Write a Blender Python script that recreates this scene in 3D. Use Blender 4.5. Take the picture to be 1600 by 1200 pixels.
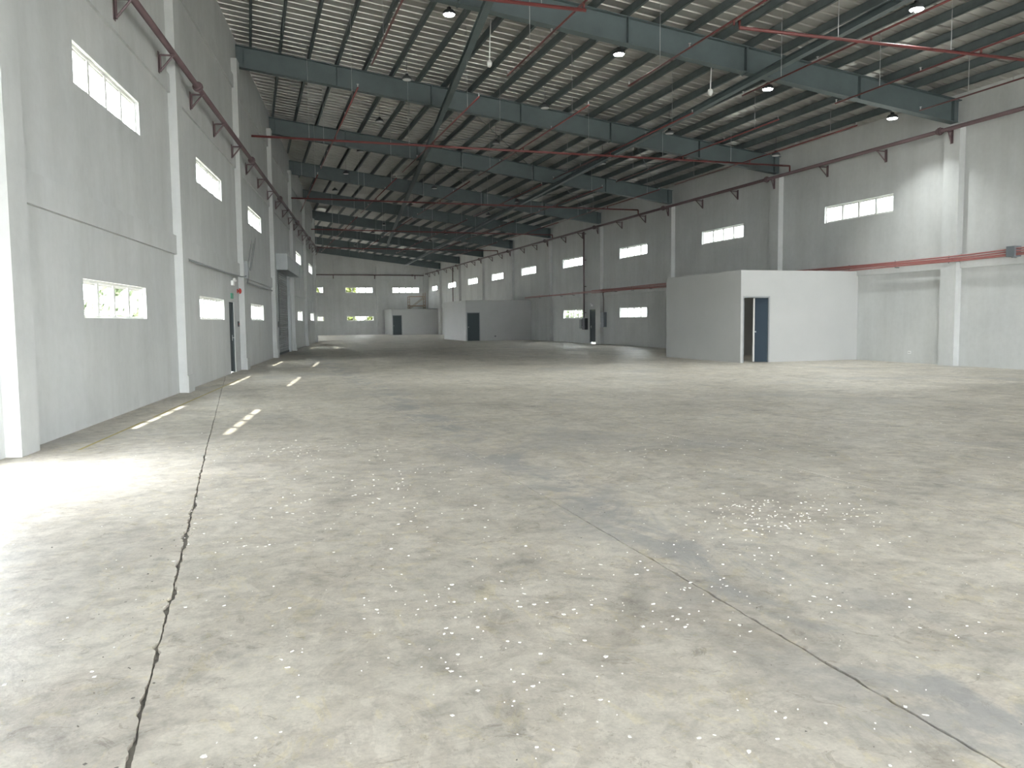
import bpy, bmesh, math, random
from mathutils import Vector, Matrix

# ------------------------------------------------------------------ clear
for o in list(bpy.data.objects):
    bpy.data.objects.remove(o, do_unlink=True)
SC = bpy.context.scene
COL = SC.collection
random.seed(7)

# ------------------------------------------------------------------ camera
FPX, YAW, PITCH, ROLL, EYE = 1284.4, -.3078, .0772, -.0096, 1.45
cam_d = bpy.data.cameras.new('camera')
cam = bpy.data.objects.new('camera', cam_d)
COL.objects.link(cam)
fw = Vector((math.sin(-YAW) * math.cos(PITCH), math.cos(YAW) * math.cos(PITCH), -math.sin(PITCH)))
rt = Vector((math.cos(YAW), math.sin(YAW), 0))
up = rt.cross(fw)
rt, up = rt * math.cos(ROLL) + up * math.sin(ROLL), -rt * math.sin(ROLL) + up * math.cos(ROLL)
M = Matrix.Identity(4)
for r in range(3):
    M[r][0], M[r][1], M[r][2] = rt[r], up[r], -fw[r]
M[2][3] = EYE
cam.matrix_world = M
cam_d.sensor_width = 36
cam_d.sensor_fit = 'HORIZONTAL'
cam_d.lens = FPX / 1600 * 36
cam_d.clip_start, cam_d.clip_end = .05, 800
SC.camera = cam

# ------------------------------------------------------------------ sky, sun, exposure
W = bpy.data.worlds.new('World')
SC.world = W
W.use_nodes = True
bg = W.node_tree.nodes['Background']
bg.inputs[0].default_value = (.93, .97, 1.0, 1)
bg.inputs[1].default_value = 16.0

sun_d = bpy.data.lights.new('sun', 'SUN')
sun_d.energy = 6.5
sun_d.angle = math.radians(.6)
sun_d.color = (1, .95, .86)
sun = bpy.data.objects.new('sun', sun_d)
COL.objects.link(sun)
sun.rotation_euler = Vector((.38, -.35, -1)).to_track_quat('-Z', 'Y').to_euler()
sun.location = (-20, 30, 40)

SC.view_settings.view_transform = 'Standard'
SC.view_settings.look = 'None'
SC.view_settings.gamma = 1
SC.view_settings.use_curve_mapping = False
SC.view_settings.exposure = .66
SC.cycles.max_bounces = 10
SC.cycles.diffuse_bounces = 8
SC.cycles.transparent_max_bounces = 16
SC.cycles.sample_clamp_indirect = 60

# ------------------------------------------------------------------ layout (metres)
XR, XL, SL = 19.745, -4.02, .1395          # side walls: X = XR ; X = XL + SL*Y
YF, YB = 93.8, -8.5                         # far wall, wall behind the camera
Y0, BAY = 19.22, 8.4615                     # first frame line in view, bay length
NL = math.sqrt(1 + SL * SL)
LEND = 63.5                                 # side wall steps back here
LSTEP = 4.2
SLOPE = .122
zt = lambda x: 10.05 - SLOPE * x            # top of rafters
zb = lambda x: 9.39 - SLOPE * x             # underside of rafters
xl = lambda y: XL + SL * y
WT = .13                                     # wall thickness
FRAMES = [Y0 + i * BAY for i in range(-1, 9)]

# ------------------------------------------------------------------ materials
MATS = {}
def mat(name, col, rough=.7, metal=0., spec=.5, var=0., vscale=3., bump=0., bscale=40., emit=None, estr=0, dark=None):
    m = bpy.data.materials.new(name)
    m.use_nodes = True
    nt = m.node_tree
    b = nt.nodes['Principled BSDF']
    b.inputs['Base Color'].default_value = (*col, 1)
    b.inputs['Roughness'].default_value = rough
    b.inputs['Metallic'].default_value = metal
    b.inputs['Specular IOR Level'].default_value = spec
    geo = nt.nodes.new('ShaderNodeNewGeometry')
    if var or dark:
        n = nt.nodes.new('ShaderNodeTexNoise')
        n.inputs['Scale'].default_value = vscale
        n.inputs['Detail'].default_value = 6
        n.inputs['Roughness'].default_value = .6
        nt.links.new(geo.outputs['Position'], n.inputs['Vector'])
        r = nt.nodes.new('ShaderNodeValToRGB')
        r.color_ramp.elements[0].position = .3
        r.color_ramp.elements[1].position = .7
        d = dark or tuple(c * (1 - var) for c in col)
        r.color_ramp.elements[0].color = (*d, 1)
        r.color_ramp.elements[1].color = (*col, 1)
        nt.links.new(n.outputs['Fac'], r.inputs['Fac'])
        nt.links.new(r.outputs['Color'], b.inputs['Base Color'])
    if bump:
        n2 = nt.nodes.new('ShaderNodeTexNoise')
        n2.inputs['Scale'].default_value = bscale
        n2.inputs['Detail'].default_value = 4
        nt.links.new(geo.outputs['Position'], n2.inputs['Vector'])
        bp = nt.nodes.new('ShaderNodeBump')
        bp.inputs['Strength'].default_value = bump
        bp.inputs['Distance'].default_value = .02
        nt.links.new(n2.outputs['Fac'], bp.inputs['Height'])
        nt.links.new(bp.outputs['Normal'], b.inputs['Normal'])
    if emit:
        b.inputs['Emission Color'].default_value = (*emit, 1)
        b.inputs['Emission Strength'].default_value = estr
    MATS[name] = m
    return m

def wall_material():
    m = bpy.data.materials.new('painted_plaster')
    m.use_nodes = True
    nt = m.node_tree
    b = nt.nodes['Principled BSDF']
    b.inputs['Roughness'].default_value = .62
    b.inputs['Specular IOR Level'].default_value = .35
    geo = nt.nodes.new('ShaderNodeNewGeometry')
    def noise(scale, detail, vec=None, stretch=None):
        n = nt.nodes.new('ShaderNodeTexNoise')
        n.inputs['Scale'].default_value = scale
        n.inputs['Detail'].default_value = detail
        n.inputs['Roughness'].default_value = .6
        mp = nt.nodes.new('ShaderNodeMapping')
        mp.inputs['Scale'].default_value = stretch or (1, 1, 1)
        nt.links.new(geo.outputs['Position'], mp.inputs['Vector'])
        nt.links.new(mp.outputs['Vector'], n.inputs['Vector'])
        return n
    big = noise(.55, 6)
    drip = noise(1.6, 5, stretch=(1, 1, .12))
    fine = noise(7, 6)
    def ramp(n, p0, p1, c0, c1):
        r = nt.nodes.new('ShaderNodeValToRGB')
        r.color_ramp.elements[0].position, r.color_ramp.elements[1].position = p0, p1
        r.color_ramp.elements[0].color, r.color_ramp.elements[1].color = (*c0, 1), (*c1, 1)
        nt.links.new(n.outputs['Fac'], r.inputs['Fac'])
        return r
    r1 = ramp(big, .3, .7, (.50, .515, .51), (.59, .60, .59))
    r2 = ramp(drip, .3, .62, (.9, .9, .89), (1, 1, 1))
    r3 = ramp(fine, .3, .6, (.955, .955, .955), (1, 1, 1))
    def mul(a, c):
        x = nt.nodes.new('ShaderNodeMix')
        x.data_type = 'RGBA'
        x.blend_type = 'MULTIPLY'
        x.inputs['Factor'].default_value = 1
        nt.links.new(a, x.inputs['A'])
        nt.links.new(c, x.inputs['B'])
        return x.outputs['Result']
    nt.links.new(mul(mul(r1.outputs['Color'], r2.outputs['Color']), r3.outputs['Color']), b.inputs['Base Color'])
    bp = nt.nodes.new('ShaderNodeBump')
    bp.inputs['Strength'].default_value = .25
    bp.inputs['Distance'].default_value = .02
    nt.links.new(fine.outputs['Fac'], bp.inputs['Height'])
    nt.links.new(bp.outputs['Normal'], b.inputs['Normal'])
    MATS['wall'] = m

def floor_material():
    m = bpy.data.materials.new('worn_concrete')
    m.use_nodes = True
    nt = m.node_tree
    b = nt.nodes['Principled BSDF']
    geo = nt.nodes.new('ShaderNodeNewGeometry')
    def noise(scale, detail, rough=.6, stretch=(1, 1, 1), dist=0.):
        n = nt.nodes.new('ShaderNodeTexNoise')
        n.inputs['Scale'].default_value = scale
        n.inputs['Detail'].default_value = detail
        n.inputs['Roughness'].default_value = rough
        n.inputs['Distortion'].default_value = dist
        mp = nt.nodes.new('ShaderNodeMapping')
        mp.inputs['Scale'].default_value = stretch
        nt.links.new(geo.outputs['Position'], mp.inputs['Vector'])
        nt.links.new(mp.outputs['Vector'], n.inputs['Vector'])
        return n.outputs['Fac']
    def ramp(fac, *stops):
        r = nt.nodes.new('ShaderNodeValToRGB')
        e = r.color_ramp.elements
        while len(e) < len(stops):
            e.new(.5)
        for k, (p, c) in enumerate(stops):
            e[k].position = p
            e[k].color = (*c, 1) if isinstance(c, tuple) else (c, c, c, 1)
        nt.links.new(fac, r.inputs['Fac'])
        return r.outputs['Color']
    def mix(a, c, fac=1., mode='MULTIPLY'):
        x = nt.nodes.new('ShaderNodeMix')
        x.data_type = 'RGBA'
        x.blend_type = mode
        if isinstance(fac, float):
            x.inputs['Factor'].default_value = fac
        else:
            nt.links.new(fac, x.inputs['Factor'])
        for v, s in ((a, 'A'), (c, 'B')):
            if isinstance(v, tuple):
                x.inputs[s].default_value = (*v, 1)
            else:
                nt.links.new(v, x.inputs[s])
        return x.outputs['Result']
    base = ramp(noise(.45, 8, .62, dist=.4), (.3, (.50, .47, .41)), (.5, (.63, .59, .515)), (.72, (.71, .665, .585)))
    c = mix(base, ramp(noise(2.2, 9, .68, dist=.8), (.28, .62), (.47, .93), (.7, 1.0)))
    c = mix(c, ramp(noise(9, 8, .7), (.3, .72), (.55, 1.0)))
    # worn, flaked skin of the slab: sharp-edged paler and greyer islands
    isl = ramp(noise(1.7, 10, .72, (1, 1, 1), 1.6), (.495, 0.), (.515, 1.))
    c = mix(c, (.86, .85, .84), mix(isl, (.8, .8, .8)), 'MULTIPLY')
    isl2 = ramp(noise(3.3, 10, .75, (1.3, .8, 1), 2.2), (.56, 0.), (.575, 1.))
    c = mix(c, (1.05, 1.03, .93), isl2, 'MULTIPLY')
    c = mix(c, ramp(noise(60, 4, .6), (.3, .88), (.6, 1.0)))
    # grey scuffs with ragged edges, and fine scratches
    sc = ramp(noise(.9, 11, .74, (1, 1, 1), 1.2), (.55, 0.), (.60, 1.))
    c = mix(c, (.88, .87, .86), sc, 'MULTIPLY')
    sc2 = ramp(noise(5.5, 9, .78, (1, 1, 1), 1.5), (.585, 0.), (.61, 1.))
    c = mix(c, (.76, .74, .72), sc2, 'MULTIPLY')
    scr = ramp(noise(14, 6, .8, (.18, 1.6, 1), 2.5), (.62, 0.), (.65, 1.))
    c = mix(c, (.85, .84, .82), scr, 'MULTIPLY')
    # trowel swirls stretched along the pour
    c = mix(c, ramp(noise(1.3, 7, .7, (1, .25, 1), 1.5), (.33, .84), (.5, 1.0)))
    # damp, dusty staining beside the second joint
    sep = nt.nodes.new('ShaderNodeSeparateXYZ')
    nt.links.new(geo.outputs['Position'], sep.inputs[0])
    def math_(op, a, v=None, w=None):
        n = nt.nodes.new('ShaderNodeMath')
        n.operation = op
        for k, q in enumerate((a, v, w)):
            if q is None:
                continue
            if isinstance(q, (int, float)):
                n.inputs[k].default_value = q
            else:
                nt.links.new(q, n.inputs[k])
        return n.outputs[0]
    d = math_('ABSOLUTE', math_('SUBTRACT', sep.outputs['X'], 2.55))
    band = math_('SUBTRACT', 1.0, math_('MULTIPLY', d, 1.35))
    band = math_('MAXIMUM', band, 0.0)
    blot = math_('MULTIPLY', band, ramp(noise(1.5, 7, .7, (1, .6, 1), 1.), (.46, 0.), (.56, 1.)))
    c = mix(c, (.26, .265, .27), math_('MULTIPLY', blot, .7), 'MIX')
    blot2 = ramp(noise(.35, 5, .65, (1, 1, 1), .6), (.56, 0.), (.66, 1.))
    c = mix(c, (.30, .30, .295), math_('MULTIPLY', blot2, .5), 'MIX')
    nt.links.new(c, b.inputs['Base Color'])
    nt.links.new(ramp(noise(1.1, 5), (.3, .42), (.7, .62)), b.inputs['Roughness'])
    b.inputs['Specular IOR Level'].default_value = .45
    bp = nt.nodes.new('ShaderNodeBump')
    bp.inputs['Strength'].default_value = .3
    bp.inputs['Distance'].default_value = .01
    nt.links.new(noise(25, 8, .7), bp.inputs['Height'])
    nt.links.new(bp.outputs['Normal'], b.inputs['Normal'])
    MATS['floor'] = m

def glass_material(name, tint):
    m = bpy.data.materials.new(name)
    m.use_nodes = True
    nt = m.node_tree
    nt.nodes.clear()
    out = nt.nodes.new('ShaderNodeOutputMaterial')
    tr = nt.nodes.new('ShaderNodeBsdfTransparent')
    tr.inputs[0].default_value = (*tint, 1)
    gl = nt.nodes.new('ShaderNodeBsdfGlossy')
    gl.inputs['Roughness'].default_value = .03
    lw = nt.nodes.new('ShaderNodeLayerWeight')
    pw = nt.nodes.new('ShaderNodeMath')
    pw.operation = 'POWER'
    pw.inputs[1].default_value = 5
    ma = nt.nodes.new('ShaderNodeMath')
    ma.operation = 'MULTIPLY_ADD'
    ma.inputs[1].default_value = .7
    ma.inputs[2].default_value = .05
    nt.links.new(lw.outputs['Facing'], pw.inputs[0])
    nt.links.new(pw.outputs[0], ma.inputs[0])
    mx = nt.nodes.new('ShaderNodeMixShader')
    nt.links.new(ma.outputs[0], mx.inputs[0])
    nt.links.new(tr.outputs[0], mx.inputs[1])
    nt.links.new(gl.outputs[0], mx.inputs[2])
    nt.links.new(mx.outputs[0], out.inputs[0])
    MATS[name] = m

wall_material()
floor_material()
glass_material('glass', (.86, .89, .86))
mat('beam', (.105, .135, .14), .5, 0, .4, var=.2, vscale=2)
mat('purlin', (.11, .135, .14), .5, 0, .4, var=.25, vscale=3)
mat('sheet', (.56, .55, .51), .36, .65, .5, var=.25, vscale=1.2)
mat('white_frame', (.78, .78, .75), .4)
mat('red_pipe', (.15, .035, .033), .45, var=.2, vscale=4)
mat('maroon_pipe', (.13, .085, .09), .5, var=.2, vscale=3)
mat('red_conduit', (.38, .15, .14), .4)
mat('steel', (.5, .5, .5), .35, .8)
mat('white_plastic', (.8, .8, .78), .4)
mat('grey_metal', (.26, .275, .28), .55, .1)
mat('dark_metal', (.06, .065, .07), .5, .2)
mat('shutter', (.34, .36, .36), .45, .35, var=.15, vscale=2)
mat('door_grey', (.065, .08, .085), .7, spec=.2)
mat('door_dark', (.035, .05, .066), .75, spec=.15)
mat('door_edge', (.5, .49, .46), .5)
mat('partition', (.43, .435, .425), .6, var=.07, vscale=.8, bump=.1)
mat('partition_dark', (.42, .43, .43), .65, var=.1, vscale=.8)
mat('subfloor', (.30, .285, .26), .95, var=.5, vscale=20)
mat('apron', (.46, .45, .42), .9, var=.2, vscale=.5)
mat('bark', (.13, .10, .075), .9)
mat('leaf', (.055, .095, .014), .6, var=.5, vscale=2.5)
mat('leaf_yellow', (.12, .145, .02), .6, var=.4, vscale=2.5)
mat('leaf_pale', (.27, .32, .20), .6, var=.4, vscale=2.5)
mat('yellow_paint', (.50, .42, .18), .7, var=.3, vscale=12)
mat('flake', (.82, .81, .78), .6)
mat('dark_chip', (.16, .15, .135), .8)
mat('lamp_glow', (1, 1, 1), .5, emit=(1, 1, .96), estr=45)
mat('lamp_off', (.55, .55, .54), .5)
mat('rusty_tube', (.36, .27, .19), .6, var=.3, vscale=5)
mat('exit_green', (.05, .30, .18), .5)
mat('lettering', (.8, .85, .8), .5)
mat('alarm_red', (.42, .04, .03), .4)
mat('junction', (.16, .18, .2), .5)

# ------------------------------------------------------------------ mesh helpers
class MB:
    def __init__(s):
        s.v, s.f = [], []
    def quad(s, *p):
        n = len(s.v)
        s.v += [tuple(q) for q in p]
        s.f.append(tuple(range(n, n + len(p))))
    def box(s, x0, x1, y0, y1, z0, z1, z0b=None, z1b=None):
        """box; z0b/z1b: other heights at x1 (for sloping members)"""
        a, b = z0, z1
        c = z0 if z0b is None else z0b
        d = z1 if z1b is None else z1b
        n = len(s.v)
        s.v += [(x0, y0, a), (x1, y0, c), (x1, y1, c), (x0, y1, a), (x0, y0, b), (x1, y0, d), (x1, y1, d), (x0, y1, b)]
        s.f += [tuple(n + k for k in q) for q in ((3, 2, 1, 0), (4, 5, 6, 7), (0, 1, 5, 4), (1, 2, 6, 5), (2, 3, 7, 6), (3, 0, 4, 7))]
        return s
    def tube(s, pts, r, seg=8, r1=None, cap=True):
        pts = [Vector(p) for p in pts]
        n0 = len(s.v)
        N = len(pts)
        for k, p in enumerate(pts):
            t = (pts[min(k + 1, N - 1)] - pts[max(k - 1, 0)]).normalized()
            a = Vector((0, 0, 1)) if abs(t.z) < .9 else Vector((1, 0, 0))
            e = t.cross(a).normalized()
            g = t.cross(e)
            rr = r if r1 is None else r + (r1 - r) * k / max(1, N - 1)
            for j in range(seg):
                th = 2 * math.pi * j / seg
                s.v.append(tuple(p + e * (rr * math.cos(th)) + g * (rr * math.sin(th))))
        for k in range(N - 1):
            for j in range(seg):
                a, b = n0 + k * seg + j, n0 + k * seg + (j + 1) % seg
                s.f.append((a, b, b + seg, a + seg))
        if cap:
            s.f.append(tuple(n0 + j for j in reversed(range(seg))))
            s.f.append(tuple(n0 + (N - 1) * seg + j for j in range(seg)))
        return s
    def lathe(s, prof, seg=20, c=(0, 0, 0)):
        n0 = len(s.v)
        for (r, z) in prof:
            for j in range(seg):
                th = 2 * math.pi * j / seg
                s.v.append((c[0] + r * math.cos(th), c[1] + r * math.sin(th), c[2] + z))
        for k in range(len(prof) - 1):
            for j in range(seg):
                a, b = n0 + k * seg + j, n0 + k * seg + (j + 1) % seg
                s.f.append((a, b, b + seg, a + seg))
        s.f.append(tuple(n0 + j for j in reversed(range(seg))))
        s.f.append(tuple(n0 + (len(prof) - 1) * seg + j for j in range(seg)))
        return s
    def mesh(s, name, m, smooth=False):
        me = bpy.data.meshes.new(name)
        me.from_pydata(s.v, [], s.f)
        me.update()
        bm = bmesh.new()
        bm.from_mesh(me)
        bmesh.ops.recalc_face_normals(bm, faces=bm.faces)
        bm.to_mesh(me)
        bm.free()
        if m:
            me.materials.append(MATS[m])
        if smooth:
            for p in me.polygons:
                p.use_smooth = True
        return me
    def build(s, name, m, parent=None, smooth=False, **k):
        return link(name, s.mesh(name, m, smooth), parent, **k)

def link(name, me, parent=None, loc=None, rot=None, **tags):
    o = bpy.data.objects.new(name, me)
    COL.objects.link(o)
    o.parent = parent
    if loc is not None:
        o.location = loc
    if rot is not None:
        o.rotation_euler = rot
    if tags:
        tag(o, **tags)
    return o

def tag(o, label=None, cat=None, group=None, kind=None):
    if label: o['label'] = label
    if cat: o['category'] = cat
    if group: o['group'] = group
    if kind: o['kind'] = kind
    return o

def empty(name, loc=(0, 0, 0), rz=0, **tags):
    return link(name, None, None, loc, (0, 0, rz), **tags)

class Side:
    """a wall's own frame: u along it, v into the room, z up"""
    def __init__(s, ox, oy, ang):
        s.o, s.a = Vector((ox, oy, 0)), ang
    def w(s, u, v, z=0):
        c, n = math.cos(s.a), math.sin(s.a)
        return Vector((s.o.x + u * c - v * n, s.o.y + u * n + v * c, z))
aL = math.atan2(-1, -SL)
LEFT = Side(XL, 0, aL)
uL = lambda y: -y * NL
RIGHT = Side(XR, 0, math.pi / 2)
uR = lambda y: y
FAR = Side(0, YF, math.pi)
uF = lambda x: -x

def wall_mesh(u0, u1, top, holes, extra=()):
    """wall slab v in [-WT,0] with rectangular holes (u0,u1,z0,z1); top = function of u"""
    us = sorted({u0, u1, *extra, *[h[0] for h in holes], *[h[1] for h in holes]})
    zs = sorted({-.1, *[h[2] for h in holes], *[h[3] for h in holes]})
    zs.append(None)
    b = MB()
    idx = {}
    def V(i, k, side):
        key = (i, k, side)
        if key not in idx:
            z = zs[k] if zs[k] is not None else top(us[i])
            idx[key] = len(b.v)
            b.v.append((us[i], 0 if side == 0 else -WT, z))
        return idx[key]
    nu, nz = len(us) - 1, len(zs) - 1
    def solid(i, k):
        if not (0 <= i < nu and 0 <= k < nz):
            return False
        cu = (us[i] + us[i + 1]) / 2
        cz = (zs[k] + (zs[k + 1] if zs[k + 1] is not None else zs[k] + 1)) / 2
        return not any(h[0] < cu < h[1] and h[2] < cz < h[3] for h in holes)
    for i in range(nu):
        for k in range(nz):
            if not solid(i, k):
                continue
            b.f.append((V(i, k, 0), V(i + 1, k, 0), V(i + 1, k + 1, 0), V(i, k + 1, 0)))
            b.f.append((V(i, k, 1), V(i, k + 1, 1), V(i + 1, k + 1, 1), V(i + 1, k, 1)))
            for di, dk, e in ((-1, 0, ((i, k), (i, k + 1))), (1, 0, ((i + 1, k), (i + 1, k + 1))), (0, -1, ((i, k), (i + 1, k))), (0, 1, ((i, k + 1), (i + 1, k + 1)))):
                if not solid(i + di, k + dk):
                    (a, c), (d, f) = e
                    b.f.append((V(a, c, 0), V(d, f, 0), V(d, f, 1), V(a, c, 1)))
    return b

# ------------------------------------------------------------------ floor: slabs with broken joints
def jit(seed):
    rnd = random.Random(seed)
    ph = [(rnd.uniform(0, 6.28), rnd.uniform(.6, 1.4)) for _ in range(6)]
    def f(y):
        return sum(math.sin(y * fr * q + p) * a for (p, q), fr, a in zip(ph, (.35, 1.1, 3.1, 9, 23, 57), (1.2, .8, .55, .45, .4, .35))) / 3
    return f
YS = []
y = YB
while y < YF:
    YS.append(y)
    y += .5 if y < 1.5 else .022 if y < 8 else .05 if y < 14 else .2 if y < 30 else 1.6
YS.append(YF)
JOINTS = [-3.2, -.5, 2.27, 4.99, 7.7, 10.42, 13.14, 15.86, 18.58]
def joint_edges(k):
    x0 = JOINTS[k]
    c, l, r = jit(k * 3 + 1), jit(k * 3 + 2), jit(k * 3 + 3)
    rnd = random.Random(k + 50)
    L, R = [], []
    chip = {}
    rough = 1.0 if k == 1 else .55 if k == 2 else .3
    for q in range(60 if k == 1 else 34 if k == 2 else 8):
        yc, ln, dp, sd = rnd.uniform(1.5, 9.5), rnd.uniform(.02, .11), rnd.uniform(.004, .02) * rough, rnd.choice((-1, 1))
        chip[q] = (yc, ln, dp, sd)
    for y in YS:
        mid = x0 + (-.012 * (y - 9) if k == 1 else 0) + .012 * c(y)
        g = (.0022 + .0028 * rough) * (1 + .6 * l(y * .3))
        ea, eb = .003 * rough * (l(y) + rnd.uniform(-.8, .8)), .003 * rough * (r(y) + rnd.uniform(-.8, .8))
        da = db = 0
        for (yc, ln, dp, sd) in chip.values():
            t = 1 - ((y - yc) / ln) ** 2
            if t > 0:
                dd = dp * math.sqrt(t) * rnd.uniform(.5, 1.35)
                if sd < 0: da = max(da, dd)
                else: db = max(db, dd)
        L.append(mid - max(.002, g + ea) - da)
        R.append(mid + max(.002, g + eb) + db)
    return L, R
floor = MB().box(-6, 21, YB, YF + .3, -.3, -.02).build('floor', 'subfloor', label='worn grey concrete floor of long slabs with broken joints', cat='floor', kind='structure')
edges = [joint_edges(k) for k in range(len(JOINTS))]
for k in range(len(JOINTS) + 1):
    lft = [-6.0] * len(YS) if k == 0 else edges[k - 1][1]
    rgt = [XR + .02] * len(YS) if k == len(JOINTS) else edges[k][0]
    b = MB()
    for a, e, y in zip(lft, rgt, YS):
        b.v += [(a + .0012, y, 0), (e - .0012, y, 0), (a, y, -.003), (e, y, -.003), (a + .002, y, -.022), (e - .002, y, -.022)]
    for i in range(len(YS) - 1):
        n, q = i * 6, i * 6 + 6
        b.f += [(n, n + 1, q + 1, q), (n + 2, n, q, q + 2), (n + 1, n + 3, q + 3, q + 1), (n + 4, n + 2, q + 2, q + 4), (n + 3, n + 5, q + 5, q + 3)]
    b.build('slab', 'floor', floor)

# ground outside
MB().box(-150, 150, -120, 240, -.5, -.32).build('ground', 'apron', label='pale concrete yard and ground around the building', cat='ground', kind='structure')

# ------------------------------------------------------------------ openings
WW = 3.3
UZ, LZ = (4.80, 5.38), (1.54, 2.10)
left_up = [14.62, 22.75, 31.05, 48.9, 58.4]
left_lo = [14.58, 22.55, 31.0, 49.0, 58.9]
right_up = [23.33, 31.73, 40.47, 49.15, 57.85, 65.85, 73.8, 82.05, 90.2]
right_lo = [40.47, 49.15, 82.6]
far_up = [6.4, 11.88, 17.18]
far_lo = [6.45, 11.95]
# (wall, u centre, z0, z1, width)
WINS = []
for yy in left_up: WINS.append(('L', uL(yy), *UZ, WW * 1.01))
for yy in left_lo: WINS.append(('L', uL(yy), *LZ, WW))
for yy in right_up: WINS.append(('R', yy, *UZ, WW if yy < 88 else 2.6))
for yy in right_lo: WINS.append(('R', yy, *LZ, WW))
for xx in far_up: WINS.append(('F', uF(xx), UZ[0] - .1, UZ[1] - .06, 3.05))
for xx in far_lo: WINS.append(('F', uF(xx), LZ[0] + .03, LZ[1], 3.0))
hole = lambda wl: [(u - w / 2, u + w / 2, a, b) for (q, u, a, b, w) in WINS if q == wl]

LDOOR = (24.95, 25.85)                       # small door in the side wall with windows
SHUT = (37.0, 42.6, 3.85)                    # closed roller shutter
OPEN_ = (7.7, 9.5, 1.95)                    # open loading door just out of view
RDOOR = (45.5, 46.4)

hl = hole('L') + [(uL(LDOOR[1]), uL(LDOOR[0]), -.1, 2.06), (uL(SHUT[1]), uL(SHUT[0]), -.1, SHUT[2]), (uL(OPEN_[1]), uL(OPEN_[0]), -.1, OPEN_[2])]
wl = wall_mesh(uL(LEND), uL(YB), lambda u: zt(xl(-u / NL)) + .2, hl).build('wall_left', 'wall', loc=LEFT.o, rot=(0, 0, aL),
    label='tall grey plastered side wall with paired rows of windows and a roller shutter', cat='wall', kind='structure')
hr = hole('R') + [(RDOOR[0], RDOOR[1], -.1, 2.06)]
wr = wall_mesh(YB, YF + .2, lambda u: zt(XR) + .2, hr).build('wall_right', 'wall', loc=RIGHT.o, rot=(0, 0, RIGHT.a),
    label='long grey plastered side wall carrying red conduits and office rooms', cat='wall', kind='structure')
XFL = xl(YF) - LSTEP - .5
wf = wall_mesh(uF(XR + .2), uF(XFL), lambda u: zt(-u) + .2, hole('F')).build('wall_far', 'wall', loc=FAR.o, rot=(0, 0, FAR.a),
    label='grey end wall closing the hall with strip windows', cat='wall', kind='structure')
# step back of the side wall beyond LEND
b = MB()
x0, x1 = xl(LEND) - LSTEP, xl(LEND)
b.box(x0 - .2, x1 - .02, LEND - .2, LEND, -.1, zt(x0) + .2, None, zt(x1) + .2)
b.build('wall_step', 'wall', label='short return wall where the windowed side wall steps back', cat='wall', kind='structure')
RECESS = Side(XL - LSTEP, 0, aL)
DOORS_R = [(69, 72.5, 2.8), (80.0, 83.5, 2.8)]
wall_mesh(uL(YF + .2), uL(LEND), lambda u: zt(xl(-u / NL) - LSTEP) + .2, [(uL(c), uL(a), -.1, h) for a, c, h in DOORS_R]).build('wall_recess', 'wall', loc=RECESS.o, rot=(0, 0, aL), label='set back side wall with open loading doors beyond the return', cat='wall', kind='structure')
# wall behind the camera with two wide open loading doors
bk = Side(0, YB, 0)
DOORS_B = [(-2.6, 6.2, 6.0), (8.6, 17.6, 6.0)]
wall_mesh(XL - 1.5, XR + .2, lambda u: zt(u) + .2, [(a, c, -.1, h) for a, c, h in DOORS_B]).build('wall_back', 'wall', loc=bk.o, rot=(0, 0, 0),
    label='end wall with wide open loading doors behind the viewpoint', cat='wall', kind='structure')
# columns, plinths, ring beams
PROUD = {}
def surf(S, u, hw, z0, z1):
    """how far the wall's columns and beams stand out behind a fitting"""
    return max([p for (a, c, y0_, y1_, p) in PROUD.get(id(S), []) if a < u + hw and c > u - hw and y0_ < z1 and y1_ > z0] + [0])
def columns(side, wall, ys, uf, prot, wd, base, ztop):
    for yy in ys:
        u = uf(yy)
        PROUD.setdefault(id(side), []).append((u - wd / 2, u + wd / 2, -.02, ztop(yy), prot))
        MB().box(u - wd / 2, u + wd / 2, 0, prot, -.02, ztop(yy)).build('column', 'wall', wall)
        if base and yy > 12:
            MB().box(u - wd / 2 - .04, u + wd / 2 + .04, prot - .01, prot + .03, -.02, .36).build('plinth', 'wall', wall)
LC = [10.45, 18.75, 27.05, 35.5, 43.95, 52.5, 61.2]
columns(LEFT, wl, LC, uL, .17, .5, True, lambda y: zb(xl(y)))
columns(RIGHT, wr, FRAMES, uR, .21, .56, False, lambda y: zb(XR))
columns(FAR, wf, [9.35, 14.1, 19.5], uF, .2, .55, False, lambda x: zb(x))
def band(wall, us, z0, z1, prot):
    sd = {wl: LEFT, wr: RIGHT, wf: FAR}[wall]
    for a, c in us:
        PROUD.setdefault(id(sd), []).append((a, c, z0, z1, prot))
        MB().box(a, c, 0, prot, z0, z1).build('tie_beam', 'wall', wall)
def bays(cs, w, lo, hi, skip=()):
    e = [lo] + sorted(cs) + [hi]
    return [(e[i] + w / 2, e[i + 1] - w / 2) for i in range(len(e) - 1) if i not in skip and e[i + 1] - e[i] > w]
lb = [(uL(c), uL(a)) for a, c in bays(LC, .5, 10.4, LEND) if not a < 40 < c]
band(wl, lb, 2.88, 3.27, .06)
lbf = [(uL(c), uL(a)) for a, c in bays(LC, .5, 10.4, LEND)]
band(wl, lbf, 6.15, 6.52, .05)
band(wl, lbf, 8.55, 8.93, .06)
rb = bays(FRAMES, .58, 8, YF)
band(wr, rb, 2.84, 3.26, .07)
fb = [(uF(c), uF(a)) for a, c in bays([9.35, 14.1, 19.5], .55, XFL + .3, XR)]
band(wf, fb, 2.75, 3.1, .06)
band(wf, fb, 6.2, 6.5, .05)

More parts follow.
